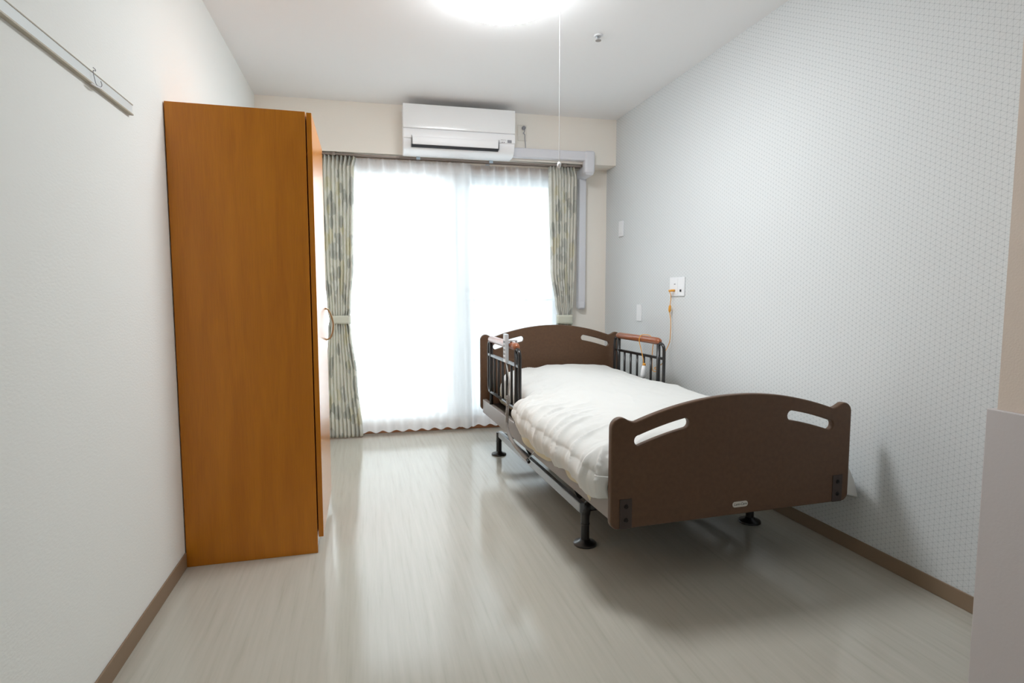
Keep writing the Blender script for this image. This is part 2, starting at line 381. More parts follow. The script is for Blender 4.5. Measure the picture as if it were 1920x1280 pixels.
# window
win = EM('window_1', WM @ TR((WU0+WU1)/2, BEAM, WZ0), None, None); struct(win, 'wide sliding balcony window behind the sheer curtains')
PT('window_casing', B((WU0-.04, Y1-.012, WZ1, WU1+.04, Y2, WZ1+.05), (WU0-.04, Y1-.012, 0, WU0, Y2, WZ1), (WU1, Y1-.012, 0, WU1+.04, Y2, WZ1)), 'brownwood', win, WM)
PT('window_sill', B((WU0-.04, Y1-.03, 0, WU1+.04, Y2, WZ0+.012)), 'brownwood', win, WM, bevel=.003)
def sash(u0, u1, y):
    w = .045
    s = PT('window_sash', B((u0, y, WZ0+.03, u0+w, y+.03, WZ1), (u1-w, y, WZ0+.03, u1, y+.03, WZ1), (u0+w, y, WZ0+.03, u1-w, y+.03, WZ0+.11), (u0+w, y, WZ1-.05, u1-w, y+.03, WZ1)), 'sash', win, WM)
    PT('pane', B((u0+w-.002, y+.012, WZ0+.108, u1-w+.002, y+.018, WZ1-.048)), 'glass', s, WM)
sash(WU0, 1.36, Y1+.03); sash(1.30, WU1, Y1+.075)
PT('insect_screen_frame', B((1.36, Y1+.112, WZ0+.03, 1.385, Y1+.125, WZ1), (WU1-.03, Y1+.112, WZ0+.03, WU1, Y1+.125, WZ1), (1.385, Y1+.112, 1.0, WU1-.03, Y1+.125, 1.02), (1.385, Y1+.112, WZ1-.05, WU1-.03, Y1+.125, WZ1)), 'sash', win, WM)

PT('screen_mesh', B((1.385, Y1+.117, WZ0+.03, WU1-.03, Y1+.119, WZ1-.05)), 'mesh', win, WM)

# outside: balcony
ST('balcony_slab', B((-.6, Y2, -.14, 3.3, Y2+1.25, -.02)), 'balcony', WM)
br = EM('balcony_railing', WM @ TR(1.35, Y2+1.2, -.02), 'pale balcony railing faintly seen through the sheer curtain', 'railing')
bars = [(-.5+.11*k, Y2+1.19, -.02, -.48+.11*k, Y2+1.21, 1.08) for k in range(34)]
PT('handrail', B((-.6, Y2+1.17, 1.08, 3.3, Y2+1.23, 1.12)), 'sash', br, WM)
PT('baluster_row', B(*bars), 'sash', br, WM)['kind'] = 'stuff'

# ------------------------------------------------------------------ wardrobe
WY0, WY1, WX = 2.3426, 2.91, .485
wr = EM('wardrobe', TR(WX/2, (WY0+WY1)/2, 0), 'tall orange-brown wooden wardrobe against the left wall', 'wardrobe')
PT('body', B((.004, WY0, 0, WX, WY0+.02, 1.7505), (.004, WY1-.02, 0, WX, WY1, 1.7505), (.004, WY0+.02, 1.73, WX, WY1-.02, 1.7505), (.004, WY0+.02, .06, WX, WY1-.02, .08), (.004, WY0+.02, .08, .012, WY1-.02, 1.73)), 'wood', wr, I, bevel=.0012)
PT('plinth', B((.455, WY0+.02, 0, WX-.004, WY1-.02, .06)), 'white_plastic', wr, I)
dr = PT('door', B((WX+.0045, WY0+.002, .066, WX+.0235, WY1-.002, 1.7485)), 'wood_gloss', wr, I, bevel=.0012)
hp = smoothpts([(.5085, 2.842, .985), (.520, 2.842, .981), (.534, 2.842, .955), (.543, 2.842, .915), (.540, 2.842, .875), (.528, 2.842, .845), (.5085, 2.842, .835)])
PT('handle', T(hp, .0045), 'handle', dr, I, smooth=True)

# ------------------------------------------------------------------ air conditioner on the beam
A0, A1 = .978, 1.762
ac = EM('air_conditioner', WM @ TR((A0+A1)/2, 0, 2.04), 'white wall-mounted air conditioner high above the window', 'air conditioner')
prof = [(0, 2.348), (-.175, 2.350), (-.19, 2.34), (-.19, 2.12), (-.182, 2.075), (-.160, 2.052), (-.10, 2.040), (0, 2.045)]
PT('body', prism(prof, A0, A1), 'ac_matte', ac, WM, bevel=.008, seg=3)
PT('front_panel', prism([(-.19, 2.352), (-.203, 2.350), (-.206, 2.30), (-.206, 2.24), (-.203, 2.192), (-.19, 2.188)], A0+.001, A1-.001), 'ac_gloss', ac, WM, bevel=.003)
PT('front_strip', prism([(-.188, 2.183), (-.201, 2.183), (-.203, 2.15), (-.201, 2.125), (-.188, 2.12)], A0+.001, A1-.001), 'ac_matte', ac, WM, bevel=.003)
fl = prism([(-.1985, 2.135), (-.207, 2.135), (-.207, 2.105), (-.203, 2.082), (-.194, 2.082)], A0+.062, 1.640)
PT('louver', fl, 'ac_matte', ac, WM, bevel=.003)
PT('air_slot', prism([(-.194, 2.080), (-.1985, 2.083), (-.196, 2.070), (-.187, 2.064), (-.180, 2.070)], A0+.055, 1.640), 'dark_slot', ac, WM)
for u in (A0+.058, 1.643):
    PT('slot_edge', prism([(-.2085, 2.140), (-.2090, 2.140), (-.205, 2.075), (-.195, 2.072), (-.190, 2.10)], u-.0012, u+.0012), 'dark_slot', ac, WM)
PT('sensor_window', B((1.705, -.2035, 2.125, 1.735, -.2015, 2.145)), 'grey_print', ac, WM)
text('indicator_text', 'OPERATION', .007, 'grey_print', ac, I); 
o = bpy.data.objects['indicator_text']; child(o, ac, WM @ TR(1.675, -.2045, 2.143) @ Matrix.Rotation(PI/2, 4, 'X'))
PT('indicator_lights', B((1.664, -.2035, 2.124, 1.670, -.2015, 2.130), (1.678, -.2035, 2.124, 1.684, -.2015, 2.130)), 'grey_print', ac, WM)
PT('lower_marking', B(*[(1.43+.011*k, -.1815-.002, 2.066, 1.438+.011*k, -.178, 2.071+.003*(k % 3 == 0)) for k in range(10) if k not in (1,)]), 'grey_print', ac, WM)

# socket and plug by the air conditioner
so = EM('wall_socket', WM @ TR(1.865, 0, 2.255), 'cream socket plate with a grey plug, right of the air conditioner', 'socket')
PT('plate', B((1.826, -.008, 2.20, 1.896, 0, 2.315)), 'ivory', so, WM, bevel=.003)
pg = EM('power_cord', WM @ TR(1.872, -.01, 2.28), 'short grey air conditioner plug and cord above the white duct', 'power cord')
PT('plug', lathe([(0, 0), (.013, 0), (.015, .006), (.013, .024), (.006, .03), (0, .03)], 16), 'grey_print', pg, WM @ TR(1.868, -.008, 2.29) @ Matrix.Rotation(PI/2, 4, 'X'), smooth=True)
PT('cord', T(smoothpts([(1.868, -.036, 2.288), (1.870, -.036, 2.262), (1.862, -.030, 2.248), (1.874, -.028, 2.24), (1.876, -.024, 2.21), (1.880, -.022, 2.17), (1.881, -.022, 2.137)]), .003, 8), 'grey_print', pg, WM, smooth=True)

# white refrigerant duct: across the beam, round the corner and down the wall
du = EM('pipe_duct', WM @ TR(2.40, 0, .95), 'white plastic pipe duct running from the air conditioner down the wall', 'duct')
PT('duct_cover', B((A1+.001, -.062, 2.068, 2.36, 0, 2.136)), 'duct', du, WM, bevel=.01, seg=3)
PT('elbow', B((2.335, -.072, 1.975, 2.415, 0, 2.142)), 'duct', du, WM, bevel=.018, seg=4)
PT('rear_elbow', B((2.345, -.06, 1.962, 2.412, .168, 2.045)), 'duct', du, WM, bevel=.016, seg=4)
PT('duct_cover', B((2.352, .105, .965, 2.412, BEAM, 1.98)), 'duct', du, WM, bevel=.012, seg=3)
PT('end_cap', B((2.350, .103, .935, 2.414, BEAM, 1.01)), 'duct', du, WM, bevel=.02, seg=4)

# ------------------------------------------------------------------ curtain rail
cr = EM('curtain_rail', WM @ TR(1.35, .04, 2.03), 'slim double brown-grey metal curtain rail under the beam', 'curtain rail')
PT('front_rail', B((.33, .012, 2.034, 2.342, .03, 2.046)), 'rail_metal', cr, WM, bevel=.002)
PT('rear_rail', B((.33, .062, 2.034, 2.342, .08, 2.046)), 'rail_metal', cr, WM, bevel=.002)
for u, mt_ in ((.50, 'rail_metal'), (1.09, 'clip'), (1.625, 'clip'), (2.2, 'rail_metal')):
    PT('bracket', B((u-.014, .004, 2.046, u+.014, BEAM-.001, 2.053), (u-.014, .004, 2.028, u+.014, .011, 2.053)), mt_, cr, WM, bevel=.001)

# ------------------------------------------------------------------ curtains
def curtain_sheet(edges, nfold, y0, amp, ztop, zbot, nz, seedv, uvw, pinch=True, nx=None, ragged=0, header=.075, asym=0, column=False, zref=None):
    """pleated cloth: edges(z) -> (left, right); folds run down from pinch pleats"""
    bm = bmesh.new(); nx = nx or nfold*12; rows = []; uvl = bm.loops.layers.uv.new('cloth'); meta = {}
    rr = random.Random(seedv); ph = [rr.uniform(-.5, .5) for _ in range(nfold+2)]; am = [rr.uniform(.75, 1.25) for _ in range(nfold+2)]
    for j in range(nz+1):
        z = ztop+(zbot-ztop)*j/nz
        L_, R_ = edges(z); row = []
        top = max(0, 1-((zref or ztop)-z)/header)
        for i in range(nx+1):
            s = i/nx; f = s*nfold; k = int(min(f, nfold-1)); fr = f-k
            sw = s+.004*math.sin(z*3+ph[k]*6)*(1-top)
            a = amp*(am[k]*(1-fr)+am[k+1]*fr)
            if pinch:
                # just under the header the cloth bunches into one sharp pleat per fold, above it flares
                if column: q = abs(math.sin(PI*f))**.85
                else: q = .5-.5*math.cos(2*PI*f)
                sharp = q**(1+5*top)
                d = a*(sharp-.35)*(1+(.3 if column else -.3)*top)
                if top > .45: d += .004*math.sin(2*PI*f*3)*(top-.45)*2
            else:
                q = math.sin(2*PI*f); d = a*(q+.25*math.sin(4*PI*f+ph[k]*3))*.5
            d += a*.25*math.sin(z*2.1+s*9+seedv)*(1-top)
            x = L_+(R_-L_)*sw
            x += .25*a*math.sin(2*PI*f+PI*.5)*asym
            zz = z+(ragged*math.sin(2*PI*f+1.0) if j == nz else 0)
            v = bm.verts.new((x, y0-d, zz)); meta[v] = (s*uvw, z); row.append(v)
        rows.append(row)
    for A, C in zip(rows, rows[1:]):
        for i in range(nx):
            fc = bm.faces.new((A[i], A[i+1], C[i+1], C[i])); fc.smooth = True
            for lp in fc.loops: lp[uvl].uv = meta[lp.vert]
    return bm
def lerp_tab(tab):
    def f(z):
        t = sorted(tab)
        if z <= t[0][0]: return t[0][1], t[0][2]
        for (a, l0, r0), (b, l1, r1) in zip(t, t[1:]):
            if z <= b:
                q = (z-a)/(b-a); q = q*q*(3-2*q); return l0+(l1-l0)*q, r0+(r1-r0)*q
        return t[-1][1], t[-1][2]
    return f
def solid(o, t):
    s = o.modifiers.new('solid', 'SOLIDIFY'); s.thickness = t; s.offset = 0
    return o
el = lerp_tab([(0.005, .405, .660), (.45, .41, .625), (.80, .43, .590), (.875, .440, .580), (.95, .43, .592), (1.3, .41, .618), (1.95, .40, .636), (2.03, .40, .652)])
cl = TOP('curtain', curtain_sheet(el, 9, .034, .030, 2.03, .012, 90, 3, 1.25, column=True, nx=160), 'curtain', WM, 'full-length leaf-print green curtain tied back beside the wardrobe', 'curtain', 'leaf-print side curtains', smooth=True); solid(cl, .0025)
er = lerp_tab([(.012, 2.05, 2.32), (.60, 2.11, 2.30), (.82, 2.150, 2.272), (.90, 2.158, 2.270), (.97, 2.140, 2.280), (1.25, 2.100, 2.292), (1.95, 2.082, 2.302), (2.03, 2.078, 2.285)])
c2 = TOP('curtain', curtain_sheet(er, 9, .034, .030, 2.03, .012, 90, 8, 1.25, column=True, nx=180), 'curtain', WM, 'leaf-print green curtain tied back behind the headboard, near the duct', 'curtain', 'leaf-print side curtains', smooth=True); solid(c2, .0025)
def tieband(u0, u1, yc, dy, z0, z1, tilt, cut):
    bm = bmesh.new(); n = 40; rings = []
    for j in range(5):
        q = j/4; ring = []
        for k in range(n):
            a = 2*PI*k/n; x = (u0+u1)/2+(u1-u0)/2*math.copysign(abs(math.cos(a))**.6, math.cos(a)); y = yc+dy*math.copysign(abs(math.sin(a))**.6, math.sin(a))
            s = (x-u0)/(u1-u0); zlo = z0+tilt*s; zhi = z1+cut*s
            ring.append(bm.verts.new((x, y, zlo+(zhi-zlo)*q)))
        rings.append(ring)
    for A, C in zip(rings, rings[1:]):
        for k in range(n): bm.faces.new((A[k], A[(k+1) % n], C[(k+1) % n], C[k]))
    return bm
solid(PT('tieback', tieband(.462, .590, .034, .030, .845, .905, 0, .0), 'tieback', cl, WM, smooth=True), .003)
solid(PT('tieback', tieband(2.150, 2.276, .034, .030, .83, .895, -.01, .0), 'tieback', c2, WM, smooth=True), .003)

# sheers, with a dense heading band as a part
def sheer(u0, u1, nf, y, seed, label, amp=.024):
    e = lambda z: (u0, u1)
    o = TOP('sheer_curtain', curtain_sheet(e, nf, y, amp, 1.955, .032, 60, seed, 1, pinch=True, nx=nf*14, ragged=.006, header=.095, zref=2.03), 'sheer', WM, label, 'sheer curtain', 'white sheer curtains', smooth=True)
    PT('heading_band', curtain_sheet(e, nf, y, amp, 2.03, 1.952, 10, seed, 1, pinch=True, nx=nf*14, header=.095), 'sheer_band', o, WM, smooth=True)
    PT('hem_band', curtain_sheet(e, nf, y-.002, amp, .115, .033, 4, seed, 1, pinch=True, nx=nf*14, ragged=.006, header=.095, zref=2.03), 'sheer_band', o, WM, smooth=True)
    return o
sheer(.50, 1.475, 10, .060, 5, 'left-hand white sheer curtain, in front of the brighter window half')
sheer(1.345, 2.26, 10, .105, 11, 'right-hand white sheer curtain, hanging behind the bed head')

# ------------------------------------------------------------------ ceiling lamp
LX, LY = 1.302, 2.470
la = EM('ceiling_light', TR(LX, LY, H_), 'large round glowing white ceiling light with a pull cord', 'ceiling light')
PT('base', lathe([(0, 0), (.10, 0), (.10, -.028), (.232, -.030), (.236, -.036), (.234, -.056), (0, -.058)], 48), 'white_plastic', la, TR(LX, LY, H_), smooth=True)
PT('diffuser', lathe([(.230, -.056), (.232, -.062), (.227, -.072), (.212, -.083), (.18, -.095), (.12, -.106), (.06, -.110), (0, -.111)], 64), 'lamp', la, TR(LX, LY, H_), smooth=True)
CX, CY = 1.497, 2.287
pc = PT('pull_cord', T([(1.46, 2.31, H_-.09), (CX, CY, H_-.10), (CX, CY, 1.60)], .0011, 6), 'white_plastic', la, I)
PT('knob', lathe([(0, .016), (.005, .014), (.008, .006), (.008, -.004), (.005, -.010), (0, -.011)], 16), 'white_plastic', pc, TR(CX, CY, 1.593), smooth=True)

sp = EM('sprinkler_head', TR(1.9015, 2.8311, H_), 'small chrome sprinkler head on the ceiling', 'sprinkler')
PT('rim', lathe([(.008, 0), (.022, 0), (.023, -.004), (.016, -.006), (.010, -.005)], 24), 'white_plastic', sp, TR(1.9015, 2.8311, H_), smooth=True)
PT('nozzle', lathe([(0, 0), (.012, 0), (.012, -.010), (.006, -.014), (.006, -.024), (.015, -.025), (.015, -.028), (0, -.028)], 20), 'chrome', sp, TR(1.9015, 2.8311, H_))

# ------------------------------------------------------------------ hanger rail on the left wall
hr = EM('hanging_rail', TR(0, 1.45, 1.60), 'long pale wall rail for hangers, high on the left wall', 'wall rail')
PT('rail_body', B((.0, .55, 1.607, .010, 2.025, 1.6345)), 'rail_front', hr, I, bevel=.001)
PT('underside_shade', B((.0, .55, 1.603, .0125, 2.025, 1.607)), 'rail_beige', hr, I)  # strip tinted darker to paint the shade on the rail's underside
PT('top_groove', B((.004, .55, 1.6345, .0112, 2.028, 1.6370)), 'rail_beige', hr, I)
hk = EM('sliding_hook', TR(.012, 1.76, 1.62), 'small wire hook clipped on the pale left wall rail', 'hook')
PT('slider', T(smoothpts([(.013, 1.742, 1.600), (.018, 1.765, 1.600), (.018, 1.785, 1.603), (.014, 1.800, 1.609)]), [.0008]+[.0022]*17+[.0008], 8), 'white_plastic', hk, I, smooth=True)
PT('wire', T(smoothpts([(.014, 1.757, 1.646), (.017, 1.762, 1.643), (.018, 1.760, 1.638), (.016, 1.752, 1.636), (.016, 1.756, 1.620), (.018, 1.762, 1.604), (.018, 1.785, 1.606), (.016, 1.80, 1.616), (.014, 1.80, 1.626)]), .001, 6), 'grey_print', hk, I, smooth=True)

# ------------------------------------------------------------------ plates on the right wall
def wplate(yc, zc, wy, wz, label):
    o = EM('wall_plate', TR(W_, yc, zc), label, 'wall plate', 'blank plates on the patterned wall')
    PT('cover', B((W_-.008, yc-wy/2, zc-wz/2, W_, yc+wy/2, zc+wz/2)), 'white_plastic', o, I, bevel=.002)
    PT('insert', B((W_-.010, yc-wy*.3, zc-wz*.3, W_-.007, yc+wy*.3, zc+wz*.3)), 'white_plastic', o, I, bevel=.001)
wplate(4.0, 1.556, .075, .118, 'small white blank plate high on the patterned wall, nearest the window')
wplate(3.682, .923, .072, .118, 'small white blank plate above the brown grip of the wall-side guard rail')
ns = EM('call_socket', TR(W_, 3.18, 1.10), 'white square nurse-call socket plate with an orange plug, above the bed', 'socket')
PT('plate', B((W_-.009, 3.094, 1.0425, W_, 3.266, 1.1615)), 'white_plastic', ns, I, bevel=.004, seg=3)
PT('module', B((W_-.012, 3.165, 1.055, W_-.008, 3.235, 1.150)), 'white_plastic', ns, I, bevel=.001)
PT('jack', B((W_-.013, 3.125, 1.070, W_-.008, 3.14, 1.084)), 'dark_slot', ns, I, bevel=.001)
PT('indicator', B((W_-.0135, 3.19, 1.115, W_-.011, 3.205, 1.121)), 'grey_print', ns, I)

# ------------------------------------------------------------------ bed
bed = EM('care_bed', BM @ TR(.512, .98, 0), 'dark brown electric care bed with arched head and foot boards', 'bed')
BW = 1.0233
def board_outline(dz, bot):
    P = []; r = .03
    def arc(cx, cz, r, a0, a1, n=8): 
        for k in range(n+1):
            a = math.radians(a0+(a1-a0)*k/n); P.append((cx+r*math.cos(a), cz+r*math.sin(a)))
    arc(r, bot+r, r, 180, 270); arc(BW-r, bot+r, r, 270, 360)
    top = lambda x: .692-.077*((x-BW/2)/.4267)**2+dz
    # right bump, arch, left bump
    right = []
    cxr = .036
    for k in range(13):
        a = math.radians(0+140*k/12*.82); right.append((BW-cxr+cxr*math.cos(a), .598+dz+.037*math.sin(a)))
    P += right
    x0, z0 = P[-1]
    n = 5
    xe = BW-.092; ze = top(xe)
    for k in range(1, n):
        t = k/n; mx_, mz_ = x0-.018, z0-.012
        P.append(((1-t)**2*x0+2*t*(1-t)*(BW-.078)+t*t*xe, (1-t)**2*z0+2*t*(1-t)*(ze-.002)+t*t*ze))
    N = 40
    for k in range(N+1):
        x = xe+(.092-xe)*k/N; P.append((x, top(x)))
    left = [(BW-x, z) for x, z in right][::-1]
    x1, z1 = left[0]
    for k in range(1, n):
        t = k/n; P.append(((1-t)**2*.092+2*t*(1-t)*.078+t*t*x1, (1-t)**2*ze+2*t*(1-t)*(ze-.002)+t*t*z1))
    P += left
    def slot(xa, xb):
        Q = []; hw = .0185; c = lambda x: top(x)-.070
        xs = [xa+(xb-xa)*k/12 for k in range(13)]
        for x in xs: Q.append((x, c(x)-hw))
        for k in range(1, 8):
            a = math.radians(-90+180*k/8); Q.append((xb+hw*math.cos(a), c(xb)+hw*math.sin(a)))
        for x in xs[::-1]: Q.append((x, c(x)+hw))
        for k in range(1, 8):
            a = math.radians(90+180*k/8); Q.append((xa+hw*math.cos(a), c(xa)+hw*math.sin(a)))
        return Q
    return [P, slot(.105, .283), slot(BW-.283, BW-.105)]
def mkboard(name, dz, bot, yc):
    cu_M = BM @ TR(0, yc, 0)
    o = curve_plate(name, board_outline(dz, bot), .026, .005, 'board', None, cu_M)
    WORLD[o.name] = cu_M @ Matrix.Rotation(PI/2, 4, 'X'); child(o, bed, WORLD[o.name])
    return o
fb = mkboard('footboard', 0, .246, .013)
hb = mkboard('headboard', .154, .282, 1.943)
for x in (.033, BW-.033-.046):
    b = PT('board_bracket', B((x, -.003, .247, x+.046, .0005, .352)), 'board_bracket', fb, BM, bevel=.0012)
    for z in (.278, .326):
        PT('screw', lathe([(0, .004), (.004, .004), (.0045, .0025), (.0075, .002), (.0085, 0)], 16), 'screw', b, BM @ TR(x+.024, -.003, z) @ Matrix.Rotation(PI/2, 4, 'X'), smooth=False)
def pill(w, h, n=10):
    P = []; r = h/2
    for k in range(n+1):
        a = -PI/2+PI*k/n; P.append((w/2-r+r*math.cos(a), r*math.sin(a)))
    for k in range(n+1):
        a = PI/2+PI*k/n; P.append((-w/2+r+r*math.cos(a), r*math.sin(a)))
    return P
npl_M = BM @ TR(.5215, -.0015, .2845)
npl = curve_plate('name_plate', [pill(.066, .021)], .003, .0008, 'plate', None, npl_M); WORLD[npl.name] = npl_M @ Matrix.Rotation(PI/2, 4, 'X'); child(npl, fb, WORLD[npl.name])
npl['label'] = 'pale oval name plate'
tx = text('plate_lettering', 'Lem-Care', .0135, 'ink', None, I, shear=.25); child(tx, bed, BM @ TR(.5215, -.0033, .2853) @ Matrix.Rotation(PI/2, 4, 'X')); tx.parent = fb
tx.matrix_basis = WORLD[fb.name].inverted() @ (BM @ TR(.5215, -.0033, .2853) @ Matrix.Rotation(PI/2, 4, 'X'))
# frame
for x in (.012, BW-.040):
    PT('side_rail', B((x, .03, .268, x+.028, 1.925, .358)), 'taupe_metal', bed, BM, bevel=.004)
PT('mattress_deck', B((.045, .04, .30, .978, 1.92, .325)), 'black_metal', bed, BM, bevel=.004)
for y in (.30, .75, 1.2, 1.65):
    PT('cross_bar', B((.04, y, .275, .983, y+.03, .30)), 'black_metal', bed, BM)
FX = (.097, .926); FY = (.4285, 1.8266)
for x, sgn in ((FX[0], 1), (FX[1], -1)):
    xo = x-.012 if sgn > 0 else x-.018
    PT('base_rail', B((xo-sgn*.016, .425, .138, xo-sgn*.016+.026, 1.74, .180)), 'rail_grey', bed, BM, bevel=.005, seg=3)
    xi = x+.04 if sgn > 0 else x-.08
    PT('lift_frame', B((xi, .10, .215, xi+.04, .80, .262)), 'black_metal', bed, BM, bevel=.004)
    for ya, yb in ((.55, .80), (1.25, 1.55)):
        PT('lift_arm', T([(x+sgn*.03, ya, .16), (x+sgn*.03, yb, .27)], .014, 10), 'black_metal', bed, BM)
PT('base_crossbar', T([(FX[0], FY[0]+.01, .155), (FX[1], FY[0]+.01, .155)], .018, 14), 'black_metal', bed, BM, smooth=True)
PT('base_crossbar', T([(FX[0], FY[1]-.07, .135), (FX[1], FY[1]-.07, .135)], .018, 14), 'black_metal', bed, BM, smooth=True)
PT('motor_box', B((.40, .75, .17, .60, 1.15, .25)), 'black_metal', bed, BM, bevel=.01)
PT('motor_rod', T([(.5, .45, .16), (.5, .75, .20)], .014), 'black_metal', bed, BM)
for x in FX:
    for y in FY:
        zt = .135 if y < 1 else .150
        lg = PT('leg', lathe([(0, zt), (.017, zt), (.018, zt-.004), (.018, .095), (.0195, .093), (.0195, .088), (.018, .086), (.018, .02), (0, .02)], 24), 'black_metal', bed, BM @ TR(x, y, 0), smooth=False)
        PT('foot_pad', lathe([(0, .024), (.020, .024), (.024, .016), (.046, .010), (.0495, .004), (.049, 0), (0, 0)], 32), 'black_metal', lg, BM @ TR(x, y, 0), smooth=True)
        if y > 1:
            s = 1 if x < .5 else -1
            PT('leg_arm', T([(x, y, .13), (x+s*.05, y-.005, .13), (x+s*.05, y-.10, .14)], .012, 10), 'black_metal', lg, BM)
        else:
            s = 1 if x < .5 else -1
            PT('leg_joint', T([(x, y, .125), (x+s*.01, y+.01, .155), (x+s*.06, y+.03, .19), (x+s*.07, y+.03, .24)], [.019, .021, .018, .014], 12), 'black_metal', lg, BM, smooth=True)

# mattress and under-sheet
mb = B((.11, .045, .325, .985, 1.905, .455))
TOP('mattress', rebase(mb, .5, .98, .325), 'mattress', BM @ TR(.5, .98, .325), 'thick cream mattress on the care bed, under the duvet', 'mattress', bevel=.04, seg=5)

# duvet
def tab(t):
    def f(y):
        if y <= t[0][0]: return t[0][1]
        for (a, v0), (b, v1) in zip(t, t[1:]):
            if y <= b:
                q = (y-a)/(b-a); q = q*q*(3-2*q); return v0+(v1-v0)*q
        return t[-1][1]
    return f
def duvet():
    zL = tab([(.03, .345), (.09, .336), (.16, .356), (.25, .372), (.34, .362), (.42, .352), (.52, .362), (.62, .350), (.72, .352), (.80, .372), (.88, .362), (.95, .372), (1.03, .41), (1.07, .45), (1.12, .40), (1.88, .40)])
    xL = tab([(.03, .02), (.055, -.012), (.085, -.035), (.12, -.045), (.5, -.035), (.85, -.035), (1.02, -.03), (1.07, .01), (1.12, .07), (1.2, .085), (1.6, .09), (1.88, .14)])
    zR = tab([(.03, .235), (.07, .255), (.12, .26), (.22, .33), (.9, .36), (1.12, .40), (1.88, .44)])
    xR = tab([(.03, 1.112), (.10, 1.116), (.25, 1.05), (1.0, 1.03), (1.18, .96), (1.25, .925), (1.88, .92)])
    zT = tab([(.03, .485), (.15, .51), (.5, .515), (.8, .520), (1.1, .535), (1.6, .555), (1.80, .555), (1.89, .53)])
    NY, NX = 270, 230; bm = bmesh.new(); rows = []
    for j in range(NY+1):
        y = .034+(1.892-.034)*j/NY; row = []
        l, r, hl, hr_, t = xL(y), xR(y), zL(y), zR(y), zT(y); rs = min(r, 1.0)
        for i in range(NX+1):
            s = i/NX
            # side drop / shoulder / top / shoulder / side drop
            if s < .16:
                q = s/.16; x = l-.018*math.sin(PI*min(1, q*.9))+.004*q; z = hl+(t-.062-hl)*q; nx_, nz_ = -1, 0
            elif s < .26:
                q = (s-.16)/.10; a = q*PI/2; x = l+.004+.095*(1-math.cos(a))-.006*(1-q); z = t-.062+.062*math.sin(a); nx_, nz_ = -math.cos(a), math.sin(a)
            elif s < .80:
                q = (s-.26)/.54; x = l+.099+(rs-.099-(l+.099))*q; z = t+.024*math.sin(PI*q)+.012*q; nx_, nz_ = 0, 1
            elif s < .88:
                q = (s-.80)/.08; a = q*PI/2; x = rs-.099+.099*math.sin(a); z = t+.012-.065*(1-math.cos(a)); nx_, nz_ = math.sin(a), math.cos(a)
            else:
                q = (s-.88)/.12; x = rs+(r-rs)*q**.8+.010*math.sin(PI*q); z = t-.053+(hr_-t+.053)*q; nx_, nz_ = 1, 0
            side = max(0, 1-abs(x-l)/.30)
            # broad puffs, then creases which fan down the near side
            d = .011*noise.noise(Vector((x*3.2, y*3.0, 1.7)))+.005*noise.noise(Vector((x*8, y*7, 5.1)))
            u = y*17-x*7+1.3*noise.noise(Vector((x*3, y*3, 9)))
            rid = 1-abs(noise.noise(Vector((u*.55, x*1.2+z*1.2, 3.3))))*2.0
            d += .024*side*(max(0, rid)**4-.22)
            cr_ = 1-abs(noise.noise(Vector((y*15-x*6+.8*noise.noise(Vector((x*4, y*4, 3))), x*.9+z*.8, 21.5))))*6.0
            d -= .009*side*max(0, cr_)**2
            rid3 = 1-abs(noise.noise(Vector((y*19-x*8, x*1.5+z*2, 12.5))))*2.0
            d += .006*side*max(0, rid3)**3
            u2 = y*9-x*7
            rid2 = 1-abs(noise.noise(Vector((u2*.5+4, x*4, 7.7))))*2.2
            d += .007*(max(0, rid2)**4)*(.4+side)
            d += .0035*noise.noise(Vector((x*19, y*14, 2.2)))
            if s < .16: d *= .55+.45*q
            edge = min(1, (1.892-y)/.05 if s < .16 else min(y-.034, 1.892-y)/.05); d *= .25+.75*edge
            zz = z+nz_*d; xx = x+nx_*d
            if edge < 1 and .16 < s < .88: zz -= .028*(1-edge)**2
            row.append(bm.verts.new((xx, y, zz)))
        rows.append(row)
    for A, C in zip(rows, rows[1:]):
        for i in range(NX): bm.faces.new((A[i], A[i+1], C[i+1], C[i]))
    # the foot end folds in behind the board at the wall-side corner
    prev = None
    for i in range(int(NX*.86), NX+1):
        v = rows[0][i]; w_ = bm.verts.new((.985, .040, max(v.co.z-.010+.012*math.sin(i*.35), .270)))
        if prev: bm.faces.new((prev[0], v, w_, prev[1]))
        prev = (v, w_)
    return bm
dv = TOP('duvet', rebase(duvet(), .5, .98, .45), 'duvet', BM @ TR(.5, .98, .45), 'rumpled white duvet spread over the care bed', 'duvet', smooth=True)
sm = dv.modifiers.new('solid', 'SOLIDIFY'); sm.thickness = .014; sm.offset = -1

def under():
    bm = bmesh.new(); rows = []
    NY = 90
    for j in range(NY+1):
        y = .13+.92*j/NY
        hem = .326-.018*math.sin(y*9.5+.6)-.008*math.sin(y*23)
        row = [bm.verts.new((.30, y, .458)), bm.verts.new((.10, y, .459)), bm.verts.new((.045, y, .445)), bm.verts.new((.015, y, .42)), bm.verts.new((.0+.003*math.sin(y*40), y, .38)), bm.verts.new((-.012+.006*math.sin(y*31+1), y, hem))]
        rows.append(row)
    for A, C in zip(rows, rows[1:]):
        for i in range(5): bm.faces.new((A[i], A[i+1], C[i+1], C[i]))
    return bm
us = TOP('bed_pad', rebase(under(), 0, .5, .35), 'mattress', BM @ TR(0, .5, .35), 'thin cream bed pad hanging out below the duvet', 'bed pad', smooth=True); solid(us, .003)

